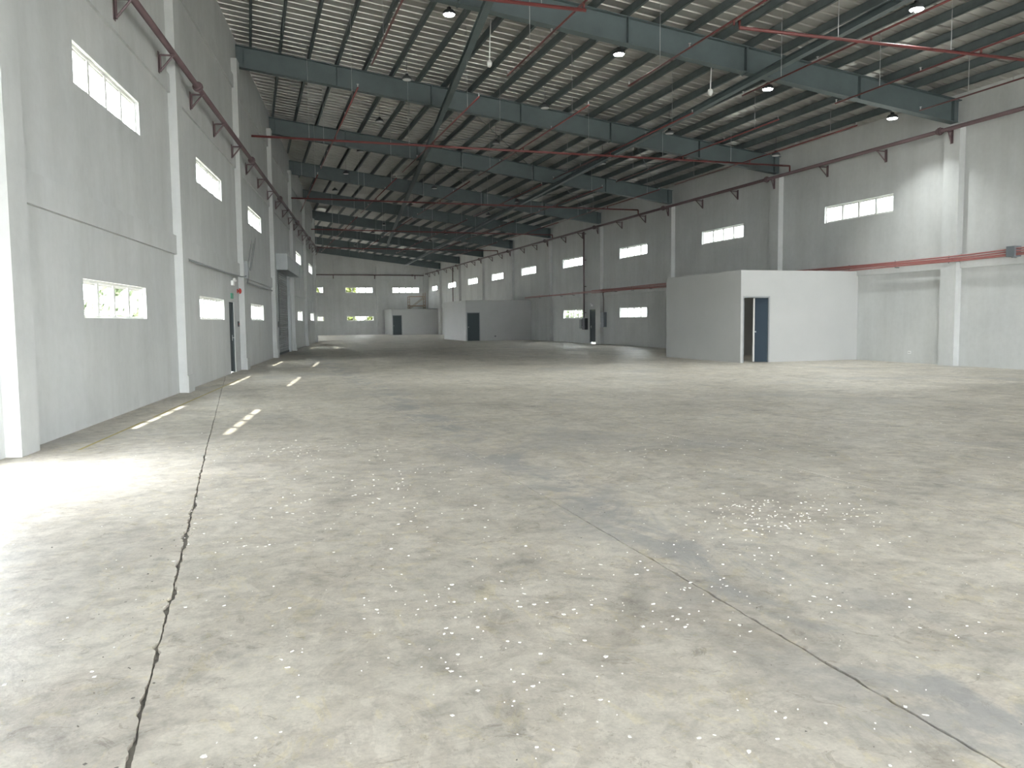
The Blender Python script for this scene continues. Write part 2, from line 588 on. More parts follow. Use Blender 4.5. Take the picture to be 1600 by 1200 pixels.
# ------------------------------------------------------------------ windows
SIDES = {'L': LEFT, 'R': RIGHT, 'F': FAR}
WHERE = {'L': 'roller shutter wall', 'R': 'red conduit wall', 'F': 'end wall'}
ORD = 'first second third fourth fifth sixth seventh eighth ninth'.split()
cache = {}
def window(n, wl_, u, z0, z1, w, ang, which):
    h = z1 - z0
    key = (round(w, 2), round(h, 2))
    if key not in cache:
        fr = MB()
        t = .04
        fr.box(-w / 2, w / 2, -.03, .03, 0, t).box(-w / 2, w / 2, -.03, .03, h - t, h)
        fr.box(-w / 2, -w / 2 + t, -.03, .03, t, h - t).box(w / 2 - t, w / 2, -.03, .03, t, h - t)
        p = (w - 2 * t) / 4
        mu = MB().box(-.042, .042, -.03, .03, t, h - t)
        ss = MB()
        a, g = p / 2 - .044, h - 2 * t - .004
        ss.box(-a, a, -.012, .012, -.026, 0).box(-a, a, -.012, .012, -g, -g + .026)
        ss.box(-a, -a + .026, -.012, .012, -g + .026, -.026).box(a - .026, a, -.012, .012, -g + .026, -.026)
        gl = MB()
        gl.quad((-a + .016, 0, -g + .016), (a - .016, 0, -g + .016), (a - .016, 0, -.016), (-a + .016, 0, -.016))
        cache[key] = [fr.mesh('frame', 'white_frame'), mu.mesh('mullion', 'white_frame'), ss.mesh('sash', 'white_frame'), gl.mesh('pane', 'glass'), p, t]
    fr, mu, ss, gl, p, t = cache[key]
    S = SIDES[wl_]
    up_ = z0 > 3
    e = empty('window_%d' % n, S.w(u, -.095, z0), S.a, kind='structure', cat='window',
              label='%s four-pane strip window in the %s, %s' % ('high' if up_ else 'low', WHERE[wl_], which),
              group='%s windows of the %s' % ('upper' if up_ else 'lower', WHERE[wl_]))
    link('frame', fr, e)
    for k in range(3):
        link('mullion', mu, e, (-w / 2 + t + p * (k + 1), 0, 0))
    for k in range(4):
        s = link('sash', ss, e, (-w / 2 + t + p * (k + .5), -.002, h - t - .002), (-ang, 0, 0))
        link('pane', gl, s)
    return e
for n, (q, u, a, c, w) in enumerate(WINS, 1):
    ang = math.radians(17) if (q == 'L' and n == 6) else 0
    mates = sorted({(SIDES[q].w(v[1], 0).y, SIDES[q].w(v[1], 0).x) for v in WINS if v[0] == q and (v[2] > 3) == (a > 3)}, reverse=(q != 'F'))
    me_ = (SIDES[q].w(u, 0).y, SIDES[q].w(u, 0).x)
    if q == 'F':
        mates.sort(key=lambda t: -t[1])
        which = ORD[mates.index(me_)] + (' from the red conduit wall' if a > 3 else ' beside the last office room')
    else:
        which = ORD[mates.index(me_)] + ' counted from the end wall'
    e = window(n, q, u, a, c, w, ang, which)
    if n == 6:
        e['label'] = 'low strip window with its four awning panes pushed open'

# ------------------------------------------------------------------ roof
ceil = empty('ceiling', (0, 0, 0), label='dark steel framed roof with corrugated metal sheets', cat='roof', kind='structure')
# corrugated sheets, ribs across the hall
SW, RIBS = 1.2, 3
prof = []
for k in range(RIBS):
    o = k * SW / RIBS
    prof += [(o, 0), (o + .31, 0), (o + .33, .05), (o + .38, .05)]
prof.append((SW, 0))
XB = XR + .3
edge = lambda y: (xl(y) if y < LEND else xl(y) - LSTEP) - .3      # the eave follows the slanting wall
k = 0
while YB - .6 + k * SW < YF + .4:
    b = MB()
    oy = YB - .6 + k * SW
    for (py, pz) in prof:
        XA = edge(oy + py)
        b.v += [(XA, py, zt(XA) + .205 + pz), (XB, py, zt(XB) + .205 + pz)]
    for i in range(len(prof) - 1):
        b.f.append((2 * i, 2 * i + 1, 2 * i + 3, 2 * i + 2))
    b.build('roof_sheet', 'sheet', ceil, loc=(0, oy, 0))
    k += 1
# purlins (lipped channel, 200 mm deep)
PX = []
x = 1.17 - .887 * 8
while x < XR - .16:
    PX.append(x)
    x += .887
for x in PX:
    ya = YB
    yb_ = YF
    z = zt(x)
    b = MB()
    # clip where the hall ends at the slanting side wall
    ymax = min(YF, (x - .1 - XL) / SL if x > XL else -9)
    if x < xl(YF) - LSTEP and ymax < LEND:
        yb_ = ymax
    elif ymax < YF:
        yb_ = min(YF, (x + LSTEP - XL) / SL) if ymax > LEND - .1 or x > xl(LEND) - LSTEP else ymax
    if yb_ < 6:
        continue
    b.box(x - .004, x + .004, ya, yb_, z + .002, z + .20)
    b.box(x - .004, x + .07, ya, yb_, z + .002, z + .010)
    b.box(x - .004, x + .07, ya, yb_, z + .192, z + .20)
    b.box(x + .062, x + .07, ya, yb_, z + .002, z + .03)
    b.build('purlin', 'purlin', ceil)
# rafters
for yy in FRAMES:
    b = MB()
    xa = (xl(yy) if yy < LEND else xl(yy) - LSTEP) + .02
    xb = XR - .02
    th = .018
    b.box(xa, xb, yy - .13, yy + .13, zt(xa) - th, zt(xa), zt(xb) - th, zt(xb))
    b.box(xa, xb, yy - .13, yy + .13, zb(xa), zb(xa) + th, zb(xb), zb(xb) + th)
    b.box(xa, xb, yy - .008, yy + .008, zb(xa) + th, zt(xa) - th, zb(xb) + th, zt(xb) - th)
    rf = b.build('rafter', 'beam', ceil)
    for xs in (xa + 6.2, 12.6):
        b = MB()
        for dx in (-.02, .004):
            b.box(xs + dx, xs + dx + .016, yy - .13, yy + .13, zb(xs) - .03, zt(xs) + .0)
        b.build('splice_plate', 'beam', rf)
    for xs in (xa + .25, xb - .25, xa + 3.1, 9.2, 16.2):
        MB().box(xs - .006, xs + .006, yy - .12, yy + .12, zb(xs) + th, zt(xs) - th).build('stiffener', 'beam', rf)
# longitudinal struts under the rafters
def strut(xa, ya, xb, yb_, d=.17, wd=.17):
    P, Q = Vector((xa, ya, zb(xa))), Vector((xb, yb_, zb(xb)))
    ang = math.atan2(yb_ - ya, xb - xa)
    L = math.hypot(xb - xa, yb_ - ya)
    b = MB()
    dz = Q.z - P.z
    for (y0_, y1_, z0_, z1_) in ((-wd / 2, wd / 2, -.012, -.001), (-wd / 2, wd / 2, -d, -d + .011), (-.006, .006, -d + .011, -.012)):
        b.box(0, L, y0_, y1_, z0_, z1_, z0_ + dz, z1_ + dz)
    return b.build('strut', 'beam', ceil, loc=P, rot=(0, 0, ang))
strut(5.48 - .115 * 15, 4.2, 5.48 + .115 * 50, 69.2)
strut(12.2, 4.2, 12.84 + .045 * 67, 86)
# rod bracing between rafters near both walls
for i in range(0, len(FRAMES) - 1):
    ya, yb_ = FRAMES[i], FRAMES[i + 1]
    if i in (2, 3, 6):
        for xa in (6.9, 13.4):
            for s in (0, 1):
                p, q = (xa, ya + .15), (xa + 5.5, yb_ - .15)
                if s: p, q = (xa + 5.5, ya + .15), (xa, yb_ - .15)
                MB().tube([(p[0], p[1], zt(p[0]) - .1), (q[0], q[1], zt(q[0]) - .1)], .011, 6).build('brace_rod', 'purlin', ceil)

# ------------------------------------------------------------------ office rooms
def room(name, xa, ya, yb_, h, door, wallmat, label, dmat, ajar, double=False, roof=True):
    e = empty(name, (xa, ya, 0), label=label, cat='room', kind='structure')
    X1 = XR - .002 - xa
    D = yb_ - ya
    t = .1
    d0, d1, dh = door
    b = MB()
    b.box(0, d0, 0, t, 0, h).box(d1, X1, 0, t, 0, h).box(d0, d1, 0, t, dh, h)
    b.build('front_wall', wallmat, e)
    MB().box(0, t, t, D, 0, h).build('side_wall', wallmat, e)
    if yb_ < YF - 1:
        MB().box(t, X1, D - t, D, 0, h).build('rear_wall', wallmat, e)
    if roof:
        MB().box(t, X1, t, D - t, h - .25, h - .1).build('roof_slab', wallmat, e)
    f = MB()
    w = .05
    f.box(d0, d0 + w, .005, t - .005, 0, dh).box(d1 - w, d1, .005, t - .005, 0, dh).box(d0 + w, d1 - w, .005, t - .005, dh - w, dh)
    f.build('door_frame', 'grey_metal', e)
    lw = d1 - d0 - 2 * w - .01
    if double:
        lw = lw / 2
        MB().box(0, lw, 0, .04, .01, dh - w - .005).build('door_leaf', dmat, e, loc=(d0 + w + .004, .045, 0), rot=(0, 0, math.radians(89)))
    b = MB().box(-lw, 0, 0, .04, .01, dh - w - .005)
    lf = b.build('door_leaf', dmat, e, loc=(d1 - w - .004, .045, 0), rot=(0, 0, -math.radians(ajar)))
    MB().box(-lw - .006, -lw + (.05 if double else 0), -.006, .042, .01, dh - w - .005).build('leaf_edge', 'door_edge', lf)
    MB().lathe([(.012, 0), (.012, .03), (.028, .035), (.028, .06), (.01, .07)], 12).build('door_knob', 'steel', lf, True, loc=(-lw + .07, 0, 1.0), rot=(math.pi / 2, 0, 0))
    MB().box(-lw + .08, -.08, -.004, 0, .25, .85).build('leaf_panel', dmat, lf)
    MB().box(-lw + .08, -.08, -.004, 0, 1.1, 1.9).build('leaf_panel', dmat, lf)
    return e
r1 = room('partition_room', 15.17, 23.2, 28.2, 3.0, (.08, 1.10, 2.16), 'partition', 'nearest white partitioned office room, its dark door swung inward', 'door_dark', 30, True, False)
r1['label'] = 'white partitioned office room with its dark double door ajar'
room('partition_room', 14.78, 57.3, 64.2, 2.92, (.08, 1.07, 2.06), 'partition', 'white partitioned office room with a closed dark grey door and a wall outlet', 'door_grey', 0)
room('partition_room', 14.62, 88.6, YF - .21, 2.8, (.10, 1.13, 2.14), 'partition', 'partitioned office room against the end wall with scaffolding on top', 'door_grey', 0)

def outlet(loc, rz, label, m='white_plastic'):
    e = empty('wall_outlet', loc, rz, label=label, cat='outlet')
    MB().box(-.06, .06, 0, .012, -.04, .04).build('cover_plate', m, e)
    for s in (-1, 1):
        MB().box(s * .027 - .014, s * .027 + .014, .012, .016, -.018, .018).build('socket_face', 'grey_metal', e)
outlet((16.98, 57.3, .32), math.pi, 'dark wall outlet low on the office with the closed grey door', 'dark_metal')
outlet(RIGHT.w(20.83, 0, .33), RIGHT.a, 'small white wall outlet beside the white office room')

# scaffold on the last office
def scaffold(x0, y0, z0):
    e = empty('scaffold', (x0, y0, z0), label='small tubular scaffold standing on the roof of the last office room', cat='scaffold')
    r = .034
    W_, D_, Hh = 1.75, 1.1, 1.55
    for (px, py) in ((0, 0), (W_, 0), (0, D_), (W_, D_)):
        MB().tube([(px, py, 0), (px, py, Hh + (.35 if px else 0))], r, 8).build('post', 'rusty_tube', e)
    for py in (0, D_):
        for z in (.45, 1.5):
            MB().tube([(0, py, z), (W_, py, z)], r, 8).build('rail', 'rusty_tube', e)
        MB().tube([(0, py, .1), (W_, py, 1.45)], r * .8, 8).build('brace', 'rusty_tube', e)
    for px in (0, W_):
        for k in range(5):
            MB().tube([(px, 0, .25 + k * .32), (px, D_, .25 + k * .32)], r * .8, 8).build('rung', 'rusty_tube', e)
    for k in range(4):
        MB().box(-.05, W_ + .05, .06 + k * .25, .28 + k * .25, .474, .514).build('plank', 'rusty_tube', e)
scaffold(17.0, 90.6, 2.7)

# ------------------------------------------------------------------ doors in the walls
def wall_door(n, S, u0, u1, h, zgap, label, handle_side=1):
    w = u1 - u0
    e = empty('door_%d' % n, S.w((u0 + u1) / 2, -.06, 0), S.a, label=label, cat='door', kind='structure')
    f = MB()
    f.box(-w / 2, -w / 2 + .05, -.06, .03, 0, h).box(w / 2 - .05, w / 2, -.06, .03, 0, h).box(-w / 2 + .05, w / 2 - .05, -.06, .03, h - .05, h)
    f.build('door_frame', 'door_grey', e)
    lf = MB().box(-w / 2 + .055, w / 2 - .055, -.045, -.005, zgap, h - .055).build('door_leaf', 'door_grey', e)
    hs = handle_side * (w / 2 - .13)
    MB().box(hs - .02, hs + .02, -.005, .005, .93, 1.1).tube([(hs, .0, 1.02), (hs, .05, 1.02), (hs - handle_side * .11, .05, 1.02)], .01, 8).build('handle', 'steel', lf)
    for z in (.3, 1.05, 1.75):
        MB().tube([(-hs * 1.16, -.003, z), (-hs * 1.16, -.003, z + .1)], .012, 8).build('hinge', 'steel', lf)
wall_door(1, LEFT, uL(LDOOR[1]), uL(LDOOR[0]), 2.06, .03, 'grey steel exit door beside a low window and a column', -1)
wall_door(2, RIGHT, RDOOR[0], RDOOR[1], 2.06, .09, 'dark grey exit door between electrical boxes, daylight under it')

# roller shutter
def shutter():
    u0, u1, h = uL(SHUT[1]), uL(SHUT[0]), SHUT[2]
    w = u1 - u0
    e = empty('door_3', LEFT.w((u0 + u1) / 2, 0, 0), LEFT.a, label='closed grey roller shutter under its boxed housing', cat='roller shutter', kind='structure')
    b = MB()
    p = .085
    nsl = int(h / p)
    for k in range(nsl + 1):
        for j, (dv, dz) in enumerate(((-.09, 0), (-.065, .02), (-.06, .045), (-.075, .07))):
            z = k * p + dz
            b.v += [(-w / 2 + .04, dv, z), (w / 2 - .04, dv, z)]
    for i in range(len(b.v) // 2 - 1):
        b.f.append((2 * i, 2 * i + 1, 2 * i + 3, 2 * i + 2))
    c = b.build('curtain', 'shutter', e)
    tag(c, kind='stuff')
    for s in (-1, 1):
        MB().box(s * w / 2 - .06, s * w / 2 + .06, -.12, .06, 0, h).build('guide_rail', 'shutter', e)
    hz = h - .12
    hb = MB()
    hb.box(-w / 2 - .25, w / 2 + .25, .005, .5, hz, hz + .62)
    hs = hb.build('housing', 'shutter', e)
    MB().box(-w / 2 - .29, -w / 2 - .25, 0, .54, hz - .03, hz + .66).build('end_plate', 'shutter', hs)
    MB().box(w / 2 + .25, w / 2 + .29, 0, .54, hz - .03, hz + .66).build('end_plate', 'shutter', hs)
    MB().box(-w / 2 + .04, w / 2 - .04, -.1, -.05, .0, .1).build('bottom_bar', 'dark_metal', e)
    ch = MB().tube([(w / 2 + .12, .12, hz), (w / 2 + .12, .12, .9)], .012, 6).tube([(w / 2 + .17, .12, hz), (w / 2 + .17, .12, .9)], .012, 6)
    ch.build('hand_chain', 'dark_metal', e)
    MB().box(w / 2 + .09, w / 2 + .2, 0, .09, 1.25, 1.5).build('control_box', 'dark_metal', e)
shutter()

# ------------------------------------------------------------------ pipes
def wall_main(S, ua, ub, z, v, label, step, couplings, first=1.0):
    e = empty('sprinkler_main', S.w((ua + ub) / 2, v, z), S.a, label=label, cat='pipe')
    L = abs(ub - ua)
    MB().tube([(-L / 2, 0, 0), (L / 2, 0, 0)], .06, 12).build('pipe', 'maroon_pipe', e, True)
    made = {}
    def bracket(p):
        if p not in made:
            q = -v + p + .004
            bm = MB()
            bm.tube([(0, .06, -.082), (0, q + .034, -.082)], .02, 6).tube([(0, q + .034, -.075), (0, q + .034, -.40)], .02, 6).tube([(0, q + .034, -.38), (0, .02, -.09)], .02, 6)
            bm.box(-.05, .05, q, q + .012, -.42, -.02)
            made[p] = bm.mesh('bracket', 'maroon_pipe')
        return made[p]
    cme = MB().tube([(-.09, 0, 0), (.09, 0, 0)], .088, 12).tube([(-.02, 0, 0), (.02, 0, 0)], .115, 12).mesh('coupling', 'maroon_pipe')
    k = -L / 2 + first
    i = 0
    while k < L / 2:
        link('bracket', bracket(surf(S, (ua + ub) / 2 + k, .06, z - .44, z)), e, (k, 0, 0))
        if i % couplings == 0:
            link('coupling', cme, e, (k + .35, 0, 0))
        i += 1
        k += step
    return e
wall_main(LEFT, uL(LEND - .8), uL(9), 6.71, .30, 'maroon sprinkler main on brackets along the wall with the roller shutter', 2.82, 3, .4)
wall_main(RIGHT, 10, YF - .3, 6.84, .32, 'maroon sprinkler main on brackets along the wall with the red conduits', 2.8205, 3, .76)
wall_main(FAR, uF(XR - .5), uF(XFL + .5), 6.68, .30, 'thin maroon sprinkler pipe along the end wall', 4.6, 3)

def rods(pts, e):
    for (px, py, pz) in pts:
        top = zt(px) + .19
        MB().tube([(0, 0, 0), (0, 0, top - pz)], .007, 6).build('hanger_rod', 'steel', e, loc=(px - e.location.x, py - e.location.y, pz - e.location.z))
CM = [(14.0, 6.95), (26.6, 7.1), (39.2, 7.1), (51.9, 7.1), (64.6, 7.1)]
BRX = [2.75, 5.86, 8.93, 12.1, 14.93, 17.7]
BL = ['short of the row of lit lamps', 'above the office with the open door', 'level with the closed roller shutter',
      'short of the grey-door office', 'past the grey-door office']
PL = ['hanging short of the row of lit lamps', 'above the white office with the open door', 'level with the closed roller shutter',
      'short of the office with the closed grey door', 'just past the office with the closed grey door']
for i, (yy, z) in enumerate(CM):
    xa = xl(yy) + .55 if yy < LEND else xl(yy) - 2
    e = empty('sprinkler_cross_pipe', (xa, yy, z), label='red sprinkler cross pipe ' + PL[i], cat='pipe', group='sprinkler cross pipes')
    L = XR - .32 - xa
    if i == 0:      # this one is broken in two: a short end and a long end
        MB().tube([(9.05 - xa, 0, .13), (9.05 - xa, 0, 0), (L, 0, 0)], .032, 10).build('pipe', 'red_pipe', e, True)
        sh = empty('sprinkler_cross_pipe', (xa, yy, z), label='short red sprinkler pipe end beside the lamp hanging over the long strut', cat='pipe', group='sprinkler cross pipes')
        sh['label'] = 'short red sprinkler pipe stub reaching from the roller shutter wall'
        MB().tube([(0, 0, 0), (5.90 - xa, 0, 0)], .032, 10).build('pipe', 'red_pipe', sh, True)
    else:
        MB().tube([(0, 0, 0), (L, 0, 0)], .034, 10).build('pipe', 'red_pipe', e, True)
    MB().tube([(L, 0, 0), (L, 0, 6.903 - z)], .03, 10).build('riser', 'red_pipe', e, True)
    rx = [x - .8 for x in BRX if x - .8 > xa]
    rods([(x, yy, z + .03) for x in rx if i or x > 9.1], e)
    if i == 0:
        rods([(x, yy, z + .03) for x in rx if x < 5.8], sh)
    for j, bx in enumerate(BRX):
        if bx < xa + .3:
            continue
        ya, yb_ = yy - (5.6 if i else 4), yy + (4.55 if i == 0 else 5.6)
        zz = z + .13
        q = empty('sprinkler_branch_pipe', (bx, yy, zz), label='red sprinkler branch pipe %s, %s from the conduit wall' % (BL[i], ORD[len(BRX) - 1 - j]), cat='pipe', group='branch pipes ' + BL[i])
        MB().tube([(0, ya - yy, 0), (0, yb_ - yy, 0)], .022, 8).build('pipe', 'red_pipe', q, True)
        MB().tube([(0, 0, 0), (0, 0, -.092)], .022, 8).build('riser_nipple', 'red_pipe', q, True)
        hd = MB().tube([(0, 0, 0), (0, 0, .07)], .014, 8).lathe([(.03, .07), (.03, .078)], 10).mesh('sprinkler_head', 'steel')
        for yk in (ya + .03, ya + 2.9, yb_ - 2.9, yb_ - .03):
            link('sprinkler_head', hd, q, (0, yk - yy, .015))
        rods([(bx, yk, zz + .02) for yk in (ya + 1.2, yb_ - 1.6)], q)

# red conduits on the wall with the offices
def conduit_bundle():
    e = empty('conduit_bundle', RIGHT.w(35, 0, 3.08), RIGHT.a, label='bundle of thin red conduits clamped along the wall above the offices', cat='conduit')
    v = .18
    for k, (dz, dv) in enumerate(((.10, 0), (.05, .0), (0, 0), (-.05, 0))):
        ua, ub = -25, (23 if k in (1, 2) else 10.5)
        pts = []
        for s in range(0, 61):
            u = ua + (ub - ua) * s / 60
            col = min(abs(u + 35 - f) for f in FRAMES)
            pts.append((u, v + .06 + .003 * math.sin(u * 2 + k), dz + .012 * math.sin(u * .6 + k * 1.4) + (.05 if u < -16.5 else 0) * min(1, (-16.5 - u) / 2 if u < -16.5 else 0)))
        MB().tube(pts, .02, 8).build('conduit', 'red_conduit', e, True)
    u = -24.2
    while u < 22:
        p = surf(RIGHT, u + 35, .03, 2.95, 3.25)
        cl = MB().box(u - .02, u + .02, .213, .219, -.09, .14)
        if p < .2:
            cl.box(u - .02, u + .02, p + .003, .213, -.09, -.07)
        cl.build('clamp', 'grey_metal', e)
        u += 2.1
    MB().box(-18.05, -17.8, .075, .32, -.06, .22).build('pull_box', 'junction', e)
conduit_bundle()

# vertical pipes on the same wall
def drop(u, za, zb_, r, m, label, v=.08, S=RIGHT):
    e = empty('drop_pipe', S.w(u, v, za), S.a, label=label, cat='pipe')
    MB().tube([(0, 0, 0), (0, 0, zb_ - za)], r, 10).build('pipe', m, e, True)
    z = .3
    while z < zb_ - za:
        MB().box(-r - .02, r + .02, -v + surf(S, u, r + .03, za + z, za + z + .05) + .003, .0, z, z + .04).build('clamp', m, e)
        z += 1.6
drop(46.95, 1.56, 6.8, .045, 'maroon_pipe', 'dark drop pipe running down to the box beside the exit door', .135)
drop(81.0, 2.9, 6.8, .05, 'maroon_pipe', 'dark drop pipe high on the wall near the end wall', .135)

# electrical boxes by the exit door
def ebox(u, z0, z1, w, d, m, label, knob=True):
    e = empty('electrical_box', RIGHT.w(u, 0, z0), RIGHT.a, label=label, cat='electrical box')
    h = z1 - z0
    MB().box(-w / 2, w / 2, .001, d, 0, h).build('enclosure', m, e)
    MB().box(-w / 2 + .015, w / 2 - .015, d, d + .012, .015, h - .015).build('cover', m, e)
    if knob:
        MB().box(w / 2 - .07, w / 2 - .04, d + .012, d + .03, h * .2, h * .3).build('latch', 'steel', e)
ebox(46.88, .84, 1.54, .42, .2, 'dark_metal', 'black electrical box under the dark drop pipe by the exit door')
ebox(47.55, .9, 1.47, .36, .12, 'grey_metal', 'grey electrical box next to the black one by the exit door')
ebox(44.08, 1.02, 1.87, .42, .2, 'junction', 'tall blue grey electrical panel fed by a conduit near the exit door')
e = empty('panel_conduit', RIGHT.w(44.1, .16, 1.88), RIGHT.a, label='conduit dropping from the red bundle to the tall electrical panel', cat='conduit')
MB().tube([(0, -.06, 0), (0, -.06, .75), (.06, -.06, .95), (.08, -.06, 1.08), (0, -.03, 1.13), (-.3, -.02, 1.16)], .022, 8).build('pipe', 'maroon_pipe', e, True)
# coiled loop of small pipe under the closed offices: base of the exit lights
def emergency_light(S, u, z, label, sign):
    e = empty('emergency_light', S.w(u, 0, z), S.a, label=label, cat='emergency light')
    MB().box(-.13, .13, .001, .07, -.07, .07).build('housing', 'white_plastic', e)
    for s in (-1, 1):
        MB().lathe([(.02, 0), (.05, .02), (.055, .07)], 14).build('lamp_head', 'white_plastic', e, True, loc=(s * .08, .05, .075), rot=(-math.pi / 2.6, 0, s * .3))
    return e
emergency_light(RIGHT, 45.9, 2.32, 'small twin emergency light above the dark grey exit door', False)
emergency_light(LEFT, uL(25.55), 2.62, 'white twin emergency light above the grey steel exit door', True)
# exit sign and alarm bell
e = empty('exit_sign', LEFT.w(uL(25.45), 0, 2.24), LEFT.a, label='small green exit sign over the grey steel exit door', cat='sign')
MB().box(-.17, .17, .001, .03, -.08, .08).build('sign_plate', 'exit_green', e)
e = empty('alarm_bell', LEFT.w(uL(26.5), 0, 2.42), LEFT.a, label='round red alarm bell beside the emergency light and exit sign', cat='alarm bell')
MB().lathe([(.03, 0), (.03, .03), (.085, .035), (.085, .06), (.06, .09), (.015, .10)], 18).build('gong', 'alarm_red', e, True, loc=(0, .031, 0), rot=(-math.pi / 2, 0, 0))
MB().box(-.04, .04, .001, .03, -.06, .06).build('back_plate', 'alarm_red', e)
e = empty('push_button', LEFT.w(uL(26.45), 0, 1.42), LEFT.a, label='small dark call point between exit door and column', cat='switch')
MB().box(-.05, .05, .001, .04, -.08, .08).build('case', 'dark_metal', e)
MB().lathe([(.025, 0), (.025, .012)], 12).build('button', 'alarm_red', e, rot=(-math.pi / 2, 0, 0), loc=(0, .04, 0))
# junction box with leaning cables on the column beyond the exit door
e = empty('cable_riser', LEFT.w(uL(27.05), .175, 2.95), LEFT.a, label='grey conduit box on a column with slack cables leaning off it', cat='cable')
MB().box(-.12, .12, .001, .10, -.12, .42).build('box', 'grey_metal', e)
for k, (du, dz, r) in enumerate(((-1.9, 1.0, .011), (-2.3, 1.25, .011), (-2.9, 1.5, .011))):
    pts = []
    for s in range(13):
        t = s / 12
        pts.append((-.1 + du * t, .08 - .12 * t, .30 - .38 * min(1, t * 4 * (k > 0)) * (k > 0) + dz * t ** (1.0 + .15 * k)))
    MB().tube(pts, r, 6).build('cable', 'grey_metal', e, True)
MB().tube([(-.1, .04, -.05), (-.34, .04, -.12), (-.6, -.02, -.22), (-3, -.06, -.22), (-7.6, -.06, -.22)], .022, 6).build('cable', 'grey_metal', e, True)
MB().tube([(.12, .04, -.05), (.36, .04, -.08), (.6, -.02, -.1), (3, -.06, -.12), (7.7, -.06, -.12)], .02, 6).build('cable', 'grey_metal', e, True)

# ------------------------------------------------------------------ lamps
def lamp_meshes():
    hs = MB().lathe([(.03, .16), (.05, .155), (.055, .10), (.115, .085), (.15, .04), (.155, 0), (.15, -.012)], 24).mesh('housing', 'dark_metal', True)
    on = MB().lathe([(.138, -.014), (.125, -.03), (.02, -.034)], 24).mesh('lens', 'lamp_glow', True)
    off = MB().lathe([(.138, -.014), (.125, -.03), (.02, -.034)], 24).mesh('lens', 'lamp_off', True)
    hk = MB().tube([(0, 0, .16), (0, 0, .22)], .012, 8).mesh('hook', 'steel')
    return hs, on, off, hk
HS, ON, OFF, HK = lamp_meshes()
def lamp(x, y, lit, label):
    z = zt(x) - .6
    e = empty('high_bay_lamp', (x, y, z), label=label,
              cat='lamp', group='lit high bay lamps' if lit else 'unlit high bay lamps')
    link('housing', HS, e)
    link('lens', ON if lit else OFF, e)
    link('hook', HK, e)
    MB().tube([(0, 0, .2), (0, 0, .79)], .006, 6).build('cord', 'dark_metal', e)
    if lit:
        d = bpy.data.lights.new('lamp_light', 'AREA')
        d.shape = 'DISK'
        d.size = .24
        d.energy = 55
        d.spread = math.radians(110)
        d.color = (.96, 1, .98)
        o = bpy.data.objects.new('lamp_light', d)
        COL.objects.link(o)
        o.parent = e
        o.location = (0, 0, -.045)
LX = [4.85, 9.35, 13.85, 18.1]
lamp(13.4, 14.2, True, 'lit round high bay lamp hanging alone ahead of the lit row')
for x, o in zip(LX, ('fourth', 'third', 'second', 'first')):
    lamp(x, 20.0, True, 'lit round high bay lamp, %s of its row from the red conduit wall' % o)
r = 25.6
nr = 0
ORD2 = ORD + ['tenth']
while r < 80:
    for x in LX:
        if x > (xl(r) if r < LEND else xl(r) - LSTEP) + 1 and not (x > 18 and r > 30):
            lamp(x, r, False, 'unlit dark high bay lamp, %s row beyond the lit lamps, %s from conduit wall' % (ORD2[nr], ORD[(3 if r < 30 else 2) - LX.index(x)]))
    r += 5.58
    nr += 1

# pendant detectors on white rods
for (x, y, dz, lab) in ((6.35, 21.7, 1.0, 'white detector hanging on a long white rod between lit lamps'), (12.17, 20.2, 1.0, 'white detector hanging on a thin rod beneath the long strut')):
    z = zt(x) - dz
    e = empty('pendant_detector', (x, y, z), label=lab, cat='detector')
    MB().lathe([(.02, .12), (.06, .10), (.075, .04), (.06, -.02), (.03, -.06)], 16).build('sensor_head', 'white_plastic', e, True)
    MB().tube([(0, 0, .11), (.02, 0, .6), (.05, 0, dz + .18)], .016, 8).build('rod', 'white_plastic', e, True)

# ------------------------------------------------------------------ floor marking and litter
b = MB()
P = [LEFT.w(uL(yy), .62, 0) for yy in (10.6, 13.4, 13.9, 22.5)]
for a, c in ((P[0], P[1]), (P[2], P[3])):
    b.quad((a.x - .022, a.y, .002), (a.x + .022, a.y, .002), (c.x + .022, c.y, .002), (c.x - .022, c.y, .002))
b.build('floor_line', 'yellow_paint', label='thin worn yellow line painted along the windowed side wall', cat='floor line')

def flakes(n, rr, size, m, name, label, clusters):
    rnd = random.Random(rr)
    b = MB()
    for _ in range(n):
        if rnd.random() < .5:
            cx, cy, sx, sy = rnd.choice(clusters)
            x, y = rnd.gauss(cx, sx), rnd.gauss(cy, sy)
        else:
            y = 1.6 + 14 * rnd.random() ** 1.5
            x = rnd.uniform(-1.6 - 0 * y, 2 + y * .95)
        if x < xl(y) + .3 or x > XR - .3 or y < 1:
            continue
        s = size * (.4 + rnd.random() ** 2 * 1.3)
        k = rnd.randint(4, 6)
        a0 = rnd.uniform(0, 6.28)
        asp = rnd.uniform(.35, 1)
        pts = []
        for j in range(k):
            th = 2 * math.pi * j / k
            q = s * rnd.uniform(.6, 1.2)
            px, py = q * math.cos(th), q * math.sin(th) * asp
            pts.append((x + px * math.cos(a0) - py * math.sin(a0), y + px * math.sin(a0) + py * math.cos(a0)))
        hgt = rnd.uniform(.0015, .004)
        n0 = len(b.v)
        b.v += [(px, py, .0003) for px, py in pts] + [(px, py, hgt) for px, py in pts]
        b.f.append(tuple(range(n0 + k, n0 + 2 * k)))
        for j in range(k):
            b.f.append((n0 + j, n0 + (j + 1) % k, n0 + k + (j + 1) % k, n0 + k + j))
    return b.build(name, m, label=label, cat='debris', kind='stuff')
CL = [(3.4, 5.0, .35, .3), (3.9, 5.2, .4, .35), (.3, 9.6, .7, .5), (1.2, 7.4, .6, .8), (.6, 6.2, .8, 1.0), (2.4, 3.6, .5, .6), (5, 8, 1.2, .8), (1.0, 3.6, .5, .7)]
